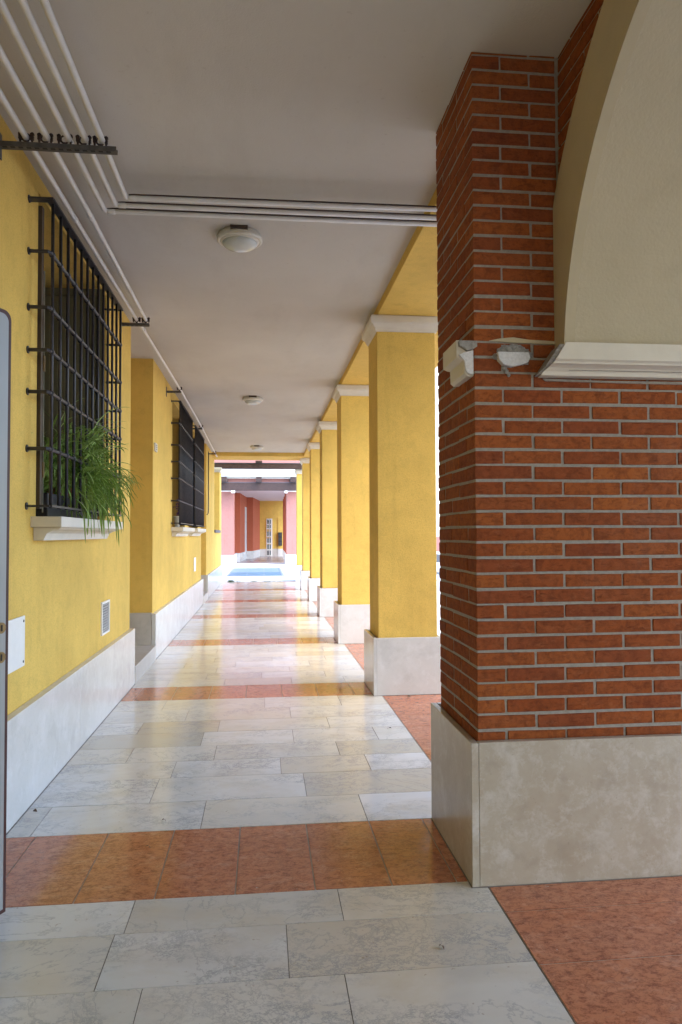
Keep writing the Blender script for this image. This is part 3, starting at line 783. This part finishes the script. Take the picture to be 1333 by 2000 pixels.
lump('mortar_lump', ROUGHM, P1, (1.055, 2.966, 2.205), (.076, .018, .044), 3, 5, .2)
bm = bmesh.new(); prism(bm, [(.985, 2.213), (.99, 2.180), (1.01, 2.160), (1.05, 2.153), (1.09, 2.163), (1.115, 2.172), (1.125, 2.19), (1.118, 2.213)], 'y', 2.938, 2.968)
finish('foam_fill', bm, FOAM, P1)
for sd in range(3): lump('mortar_lump', ROUGHM, P1, (1.02+.01*sd, 2.967, 2.15-.014*sd), (.012-.002*sd, .006, .010), 20+sd, 2)
bm = bmesh.new(); prism(bm, [(.955, 2.266), (1.0, 2.276), (1.06, 2.283), (1.13, 2.274), (1.2, 2.272), (1.262, 2.268), (1.262, 2.257), (1.1, 2.259), (1.02, 2.262)], 'y', 2.963, 2.9705)
finish('paint_residue', bm, CREAM, P1)
bm = bmesh.new(); prism(bm, [(1.19, 2.108), (1.45, 2.103), (1.8, 2.105), (2.3, 2.1), (2.3, 2.0925), (1.6, 2.094), (1.2, 2.098)], 'y', 2.960, 2.9705)
finish('mortar_smear', bm, MORTAR, P1)
# the stub left on the corridor side of the pier
prof2 = [(XB+.001, 2.270), (.818, 2.270), (.818, 2.196), (.836, 2.188), (.850, 2.186), (.852, 2.130), (.866, 2.118), (XB+.001, 2.118)]
bm = bmesh.new(); A = []; Bv = []
for x, z in prof2: A.append(bm.verts.new((x, 2.985, z))); Bv.append(bm.verts.new((x, 3.215, z)))
for i in range(8): bm.faces.new((A[i], A[(i+1) % 8], Bv[(i+1) % 8], Bv[i]))
bm.faces.new(A[::-1]); bm.faces.new(Bv)
ms = finish('moulding_stub', bm, OFFW, P1)
bm = bmesh.new(); prism(bm, [(XB-.002, 2.225), (.846, 2.215), (.828, 2.205), (.85, 2.18), (.858, 2.135), (.872, 2.124), (XB-.002, 2.124)], 'y', 2.972, 2.986); finish('foam_core', bm, FOAM, ms)
bm = bmesh.new(); prism(bm, [(XB+.012, 2.264), (.824, 2.264), (.826, 2.243), (.846, 2.232), (.86, 2.222), (XB-.006, 2.228), (XB+.012, 2.24)], 'y', 2.962, 2.986); finish('broken_end', bm, ROUGHM, ms)
# other side of the arch, beside and behind the viewer
P0 = thing('brick_pier', 'red brick pier beside the viewer, outside the picture, on which the cream arch comes down', 'brick pier', (1.8, 0, 0))
box('mortar_core', MORTAR, P0, 1.28, X2B-.005, -.5, .275, .3, HC)
rest = bmesh.new(); k = -1
while Z0+k*PZ < HC:
    za, zb = max(.575, Z0+k*PZ+JT/2), min(HC-.001, Z0+(k+1)*PZ-JT/2)
    if zb-za > .006:
        o_ = 0 if k % 2 else .13
        y = -.505
        while y < .27: bx(rest, 1.274, 1.37, y, min(y+.25-(o_ if y < -.5 else 0), .28), za, zb); y += .26-(o_ if y < -.5 else 0)
    k += 1
o = finish('brickwork', rest, BRICK, P0); o['kind'] = 'stuff'
box('plinth_slab', LIME, P0, 1.24, X2B+.04, -.54, .32, -.005, .584, .003)

# ================================================================ PLANTS AND SMALL THINGS ON THE SILLS
SP = thing('spider_plant', 'bushy green spider plant trailing out through the bars of the nearest grille', 'potted plant', (-1.36, 5.2, 1.56))
bm = bmesh.new(); lathe(bm, [(.10, 1.555), (.14, 1.80), (.145, 1.80), (.145, 1.82), (.12, 1.82)], -1.42, 5.15, 24); finish('pot', bm, TERRA, SP, True)
bm = bmesh.new(); bx(bm, -1.56, -1.27, 4.45, 5.75, 1.556, 1.70, .006); finish('trough', bm, plain('dark_trough', (.03, .028, .03), .6), SP)
bm = bmesh.new(); uv = bm.loops.layers.uv.new('UVMap')
rr = random.Random(11)
def blade(base, dirh, L, rise, width, droop):
    n = 9; P = []; d = Vector((dirh[0], dirh[1], 0)).normalized()
    elev = rise; p = Vector(base); ds = L/n
    tw = rr.uniform(-.6, .6); bend = rr.uniform(-.35, .35)
    for k in range(n+1):
        P.append(p.copy())
        dd = Vector((d.x*math.cos(bend*k/n)-d.y*math.sin(bend*k/n), d.x*math.sin(bend*k/n)+d.y*math.cos(bend*k/n), 0))
        p = p + (dd*math.cos(elev)+Vector((0, 0, 1))*math.sin(elev))*ds
        elev = max(elev - droop/n*(.6+.8*k/n), -1.5)
    prev = None
    for k in range(n+1):
        t = k/n; w = width*(.55+.9*t)*(1-t)**.55 if t > .35 else width*(.6+.9*t)*.8
        w = max(w, .0004)
        tan = (P[min(k+1, n)]-P[max(k-1, 0)]).normalized()
        side = tan.cross(Vector((math.sin(tw)*.4, math.cos(tw)*.4, 1))).normalized()
        q = (bm.verts.new(P[k]-side*w), bm.verts.new(P[k]+side*w))
        if prev:
            f = bm.faces.new((prev[0], prev[1], q[1], q[0]))
            for lp, u in zip(f.loops, ((0, t), (1, t), (1, t), (0, t))): lp[uv].uv = u
        prev = q
for i in range(1000):                                        # main clump, arching out through the bars in a fan
    b = (-1.28+rr.gauss(0, .07), 5.03+rr.gauss(0, .19), 1.90+rr.gauss(0, .10))
    a = rr.gauss(math.radians(50), .95)
    L = rr.uniform(.14, .36)
    blade(b, (math.cos(a)*.8, math.sin(a)), L, rr.uniform(-.5, 1.3), rr.uniform(.0055, .011), rr.uniform(.6, 2.6))
for i in range(110):                                         # blades left in the recess
    b = (-1.40+rr.gauss(0, .04), rr.uniform(4.45, 5.0), 1.72+rr.gauss(0, .07)); a = rr.uniform(0, 6.28)
    blade(b, (math.cos(a)*.5, math.sin(a)), rr.uniform(.2, .5), rr.uniform(.8, 1.5), rr.uniform(.005, .009), rr.uniform(.8, 2.0))
for i in range(120):                                         # hanging tails
    b = (-1.16+rr.uniform(-.03, .05), rr.uniform(4.65, 5.45), rr.uniform(1.66, 1.90)); a = rr.gauss(.5, .9)
    blade(b, (math.cos(a), math.sin(a)), rr.uniform(.16, .34), rr.uniform(-1.0, .2), rr.uniform(.006, .010), rr.uniform(1.0, 2.4))
for i in range(46):                                          # plantlet at the tip of a runner
    a = rr.uniform(0, 6.28); blade((-1.02+rr.gauss(0, .02), 5.62+rr.gauss(0, .04), 1.86+rr.gauss(0, .02)), (math.cos(a), math.sin(a)), rr.uniform(.07, .16), rr.uniform(-.3, 1.2), .004, rr.uniform(1, 2.5))
for (by, bz, a, L, e) in ((5.0, 2.0, 1.2, .5, 1.1), (5.1, 2.02, 1.3, .52, .95), (5.05, 1.98, 1.0, .46, 1.2)):
    blade((-1.19, by, bz), (math.cos(a), math.sin(a)), L, e, .006, 1.4)
fo = finish('foliage', bm, BLADE, SP); fo['kind'] = 'stuff'
FP = thing('flower_pot', 'small white pot of purple flowers on the sill behind the middle grille', 'flower pot', (-1.235, 10.62, 1.557))
bm = bmesh.new(); lathe(bm, [(.032, 1.557), (.05, 1.70), (.055, 1.70), (.055, 1.715), (.045, 1.715)], -1.232, 10.62, 18); finish('pot', bm, WHITE, FP, True)
bm = bmesh.new()
for i in range(60):
    a = rr.uniform(0, 6.28); h = rr.uniform(.0, .24); r = rr.uniform(.0, .06)*(1-h*2)
    c = Vector((-1.232+r*math.cos(a), 10.62+r*math.sin(a)*1.4, 1.72+h)); s = rr.uniform(.010, .02)
    v = [bm.verts.new(c+Vector((rr.uniform(-s, s), rr.uniform(-s, s), rr.uniform(-s, s)))) for _ in range(4)]
    bm.faces.new(v)
fo = finish('flowers', bm, PURP, FP); fo['kind'] = 'stuff'
# litter on the floor
for i, (x, y, s, lab) in enumerate([(-.53, 3.47, .013, 'tiny dark dried leaf on the nearest red marble band'), (-1.19, 3.98, .016, 'dried brown leaf against the foot of the left hand plinth'),
        (-.50, 3.78, .012, 'curled brown leaf scrap on white tiles just past the nearest red band'), (.62, 2.52, .014, 'dark curled leaf scrap on the near white tiles in front of the brick pier'),
        (.93, 5.35, .018, 'dark sliver of dry leaf at the right hand edge of the white tiles'), (1.28, 6.36, .02, 'dry leaf crumbs on the red border at the foot of the nearest yellow pillar')]):
    bm = bmesh.new(); n = 8; prev = None; a = rr.uniform(0, 6.28)
    for k in range(n+1):
        t = k/n; w = s*.45*math.sin(math.pi*t)+.0005; l = (t-.5)*2*s
        d = Vector((math.cos(a+t*.4), math.sin(a+t*.4), 0)); sd = Vector((-d.y, d.x, .3))
        c = Vector((x, y, .003+.006*math.sin(math.pi*t)))+d*l
        q = (bm.verts.new(c-sd*w), bm.verts.new(c), bm.verts.new(c+sd*w+Vector((0, 0, .004*math.sin(math.pi*t)))))
        if prev: bm.faces.new((prev[0], prev[1], q[1], q[0])); bm.faces.new((prev[1], prev[2], q[2], q[1]))
        prev = q
    o = finish('dry_leaf', bm, DRY, None); o['label'] = lab; o['category'] = 'leaf'; o['group'] = 'scraps of dry leaf on the floor'

# ================================================================ COURTYARD GAP
# low wall pier on the left carrying the near pergola beam
T = thing('pillar', 'yellow end pillar on the left with pale capital, carrying the near pergola beam', 'pillar', (-1.5, 22.1, 0), PLG)
box('shaft', YEL, T, -1.75, XW, 21.71, 22.55, .0, 3.43, .004)
bm = bmesh.new(); skirt(bm, -1.75, XW, 21.71, 22.55, cap_prof); finish('capital', bm, OFFW, T)
def pergola(y, zb, zt, x0, x1, label, lower, rafters):
    P = thing('pergola', label, 'pergola', (0, y, zb), 'dark pergolas spanning the walkway')
    box('cross_beam', WOOD, P, x0, x1, y-.10, y+.10, zb, zt, .006)
    box('flashing', WOODG, P, x0-.01, x1+.01, y-.115, y+.115, zt+.001, zt+.02)
    for x, w, ya, yb, za, zc in rafters: box('rafter', WOOD, P, x-w/2, x+w/2, ya, yb, za, zc, .005)
    return P
pergola(22.13, 3.44, 3.60, -1.55, 1.25, 'near dark wooden pergola beam, resting on the last two yellow pillars', 0, [(-.13, .20, 21.95, 22.4, 3.622, 3.68)])
pergola(34.55, 3.53, 3.90, -2.1, 1.75, 'far pergola with three dark rafters in front of the pink building', 0, [(-1.84, .26, 34.2, 35.99, 3.922, 4.16), (-.20, .26, 34.2, 35.99, 3.922, 4.16), (1.42, .26, 34.2, 35.99, 3.922, 4.16)])
# glass pavement light
G = thing('pavement_skylight', 'glass skylight coloured with the blue sky reflection, set flush in the bright paving between the buildings', 'skylight', (-.28, 28.3, 0))
boxes('frame', plain('skylight_frame', (.25, .3, .36), .5), G, [(-1.285, -1.22, 25.3, 31.28, -.02, .012), (.66, .73, 25.3, 31.28, -.02, .012), (-1.22, .66, 25.3, 25.36, -.02, .012), (-1.22, .66, 31.2, 31.28, -.02, .012), (-1.22, .66, 27.9, 27.95, -.02, .012)])
for i in range(3):
    x0 = -1.218+i*.627
    box('pane', SKYREFL, G, x0, x0+.615, 25.365, 27.895, -.02, .004); box('pane', SKYREFL2, G, x0, x0+.615, 27.955, 31.195, -.02, .004)
# weeds in the joint
Wd = bmesh.new(); rr = random.Random(5)
for i in range(420):
    x = rr.choice([-.98+rr.gauss(0, .05), -.75+rr.gauss(0, .08), -.3+rr.gauss(0, .05), .1+rr.gauss(0, .12), rr.uniform(-1.0, 1.2)]); big = abs(x+.98) < .1
    h = rr.uniform(.02, .09) if big else rr.uniform(.008, .028)
    y = 22.335+rr.gauss(0, .012); d = rr.uniform(0, 6.28); s = .006
    v = [Wd.verts.new(c) for c in ((x-s, y, -.005), (x+s, y, -.005), (x+math.cos(d)*h*.7, y+math.sin(d)*h*.7, h))]; Wd.faces.new(v)
o = finish('weeds', Wd, LEAFD, None); o['kind'] = 'stuff'; o['label'] = 'small weeds growing in the joint across the bright paving'; o['category'] = 'weeds'
struct(boxes('soil_joint', EDIRT, None, [(-1.2, 1.6, 22.312, 22.352, -.05, -.002)]))

# ================================================================ PINK BUILDING
K = thing('pink_building', 'pink rendered building across the courtyard with a passage, white cornice and white plinth', 'building', (0, 36, 0))
def kb(n, m, *a, **k): return box(n, m, K, *a, **k)
WPL = plain('white_plinth_stone', (.70, .70, .68), .5, var=.04, sc=2)
CORN = plain('white_cornice_paint', (.82, .82, .80), .6, var=.02, sc=2)
YARDC = plain('grey_passage_floor', (.30, .27, .27), .25, var=.12, sc=2)
kb('wall', PINK, -9, -1.40, 35.02, 36.0, 0, 3.50); kb('wall', PINK, 1.12, 2.2, 35.02, 36.0, 0, 3.50)
kb('plinth_slab', WPL, -9.02, -1.31, 34.95, 35.018, -.01, .46); kb('plinth_slab', WPL, 1.05, 2.25, 34.95, 35.018, -.01, .46)
kb('plinth_slab', WPL, -1.398, -1.31, 35.02, 36.1, -.01, .46); kb('plinth_slab', WPL, 1.05, 1.118, 35.02, 36.1, -.01, .46)
kb('string_course', CORN, -9, -1.36, 34.90, 36.0, 3.502, 3.66); kb('string_course', CORN, 1.04, 2.98, 34.90, 36.0, 3.502, 3.66)
kb('bracket', CORN, -1.50, -1.34, 34.45, 34.898, 3.42, 3.527); kb('bracket', CORN, 1.02, 1.16, 34.45, 34.898, 3.42, 3.527)
kb('upper_wall', PINK, -9, 3, 36.0, 48.5, 3.85, 9.5)
kb('cornice', CORN, -9.1, 3.1, 35.6, 35.999, 4.29, 4.66); kb('cornice', plain('grey_cornice', (.55, .55, .53), .6, var=.03), -9.05, 3.05, 35.75, 35.999, 4.20, 4.289)
kb('cornice', CORN, -9.1, 3.1, 35.9, 35.999, 4.90, 4.96)
kb('ceiling', plain('passage_ceiling', (.62, .58, .60), .9, var=.04, sc=2), -1.398, 2.2, 36.0, 48.2, 3.66, 3.85)
kb('step', WPL, -1.30, 1.045, 35.95, 36.9, -.01, .012)
kb('floor', YARDC, -1.9, 1.9, 36.905, 48.4, -.02, .006)
# zigzag passage wall on the left, lintel above it
def wseg(p, q, z0, z1, mat, name='wall', th=.12):
    d = (Vector((q[0], q[1]))-Vector((p[0], p[1]))); n = Vector((-d.y, d.x)).normalized()*th
    bm = bmesh.new(); prism(bm, [(p[0], p[1]), (q[0], q[1]), (q[0]+n.x, q[1]+n.y), (p[0]+n.x, p[1]+n.y)], 'z', z0, z1); return finish(name, bm, mat, K)
pts = [(-1.45, 36.0), (-1.47, 38.75), (-1.22, 38.85), (-1.05, 42.0), (-.97, 43.3), (-.61, 43.4), (-.22, 47.95)]
mats = [SALMON]*6
for i in range(6):
    if i == 3: continue
    wseg(pts[i], pts[i+1], .46, 3.66, SALMON); wseg(pts[i], (pts[i+1][0], pts[i+1][1]), -.01, .4595, PLIN, 'plinth_slab')
dr = wseg(pts[3], pts[4], .0, 3.05, plain('grey_door_paint', (.45, .48, .5), .4), 'door', .06); wseg(pts[3], pts[4], 3.051, 3.66, SALMON)
kb('wall', YEL, -.35, 1.9, 48.0, 48.3, .49, 3.66)
kb('plinth_slab', PLIN, -.35, .60, 47.93, 47.998, -.01, .49); kb('plinth_slab', GREYST, .60, .965, 47.96, 47.997, -.01, .50); kb('plinth_slab', PLIN, .966, 1.30, 47.93, 47.998, -.01, .49)
kb('wall', YEL, -.34, .60, 47.96, 47.999, .491, 3.659); kb('wall', YEL, .96, 1.30, 47.96, 47.999, .491, 3.659); kb('wall', YEL, .60, .96, 47.96, 47.999, 2.52, 3.659)
for a, b in ((36.0, 36.5), (39.2, 39.9), (42.4, 43.1), (45.4, 46.0)):
    xa = 1.13+(a-36)*.0118; kb('pillar', SALMON, xa, xa+.5, a+.01, b, .46, 3.66); kb('plinth_slab', PLIN, xa-.02, xa+.52, a+.009, b+.02, -.01, .459)
dd = boxes('door', WHITE, K, [(.215, .255, 47.90, 47.955, .02, 2.49), (.375, .415, 47.90, 47.955, .02, 2.49), (.50, .60, 47.90, 47.955, .02, 2.49), (.255, .50, 47.90, 47.955, 2.42, 2.49)] + [(.255, .50, 47.90, 47.955, z, z+.06) for z in (.02, .42, .83, 1.28, 1.80, 2.08)])
for z in (.08, .48, .89, 1.34, 1.86, 2.14): 
    box('pane', DARKG, dd, .256, .374, 47.92, 47.93, z, z+.30); box('pane', plain('teal_pane', (.05, .10, .14), .2), dd, .416, .499, 47.92, 47.93, z, z+.30)
mb = thing('mail_boxes', 'dark mail boxes on the yellow back wall of the pink building passage', 'mail boxes', (1.11, 47.9, .70))
boxes('cabinet', plain('dark_metal_box', (.03, .03, .035), .4, .3), mb, [(.985, 1.235, 47.80, 47.959, .70, 1.58)])
for z in (.74, 1.02, 1.30): box('flap', plain('mail_flap', (.07, .075, .08), .35, .4), mb, 1.0, 1.22, 47.79, 47.799, z, z+.22)

# ================================================================ NEIGHBOUR ACROSS THE STREET (right)
N = thing('cream_building', 'tall cream apartment building in the distance, glimpsed in the gap beside the brick pier', 'building', (18, 60, 0))
box('wall', CREAMF, N, 10, 32, 60, 74, 1.2, 16.5)
box('base_wall', PINK, N, 9.95, 32.05, 59.9, 74, -.03, 1.199)
for z in (6.4, 12.4, 15.9): box('string_course', CORN, N, 9.9, 32.1, 59.75, 59.999, z, z+.25)
for zz in (1.5, 4.3, 7.3, 10.3, 13.3):
    for k in range(7):
        x = 12.7+k*3; w = box('window', WHITE, N, x, x+1.3, 59.93, 59.999, zz, zz+1.6); box('pane', DARKG, w, x+.1, x+1.2, 59.92, 59.929, zz+.1, zz+1.5)
struct(box('road', plain('asphalt', (.06, .06, .06), .9), None, 6.5, 12.5, -90, 120, -.029, -.024))
struct(box('kerb', plain('kerb_stone', (.4, .39, .37), .8), None, 6.2, 6.498, -90, 120, -.029, .09))
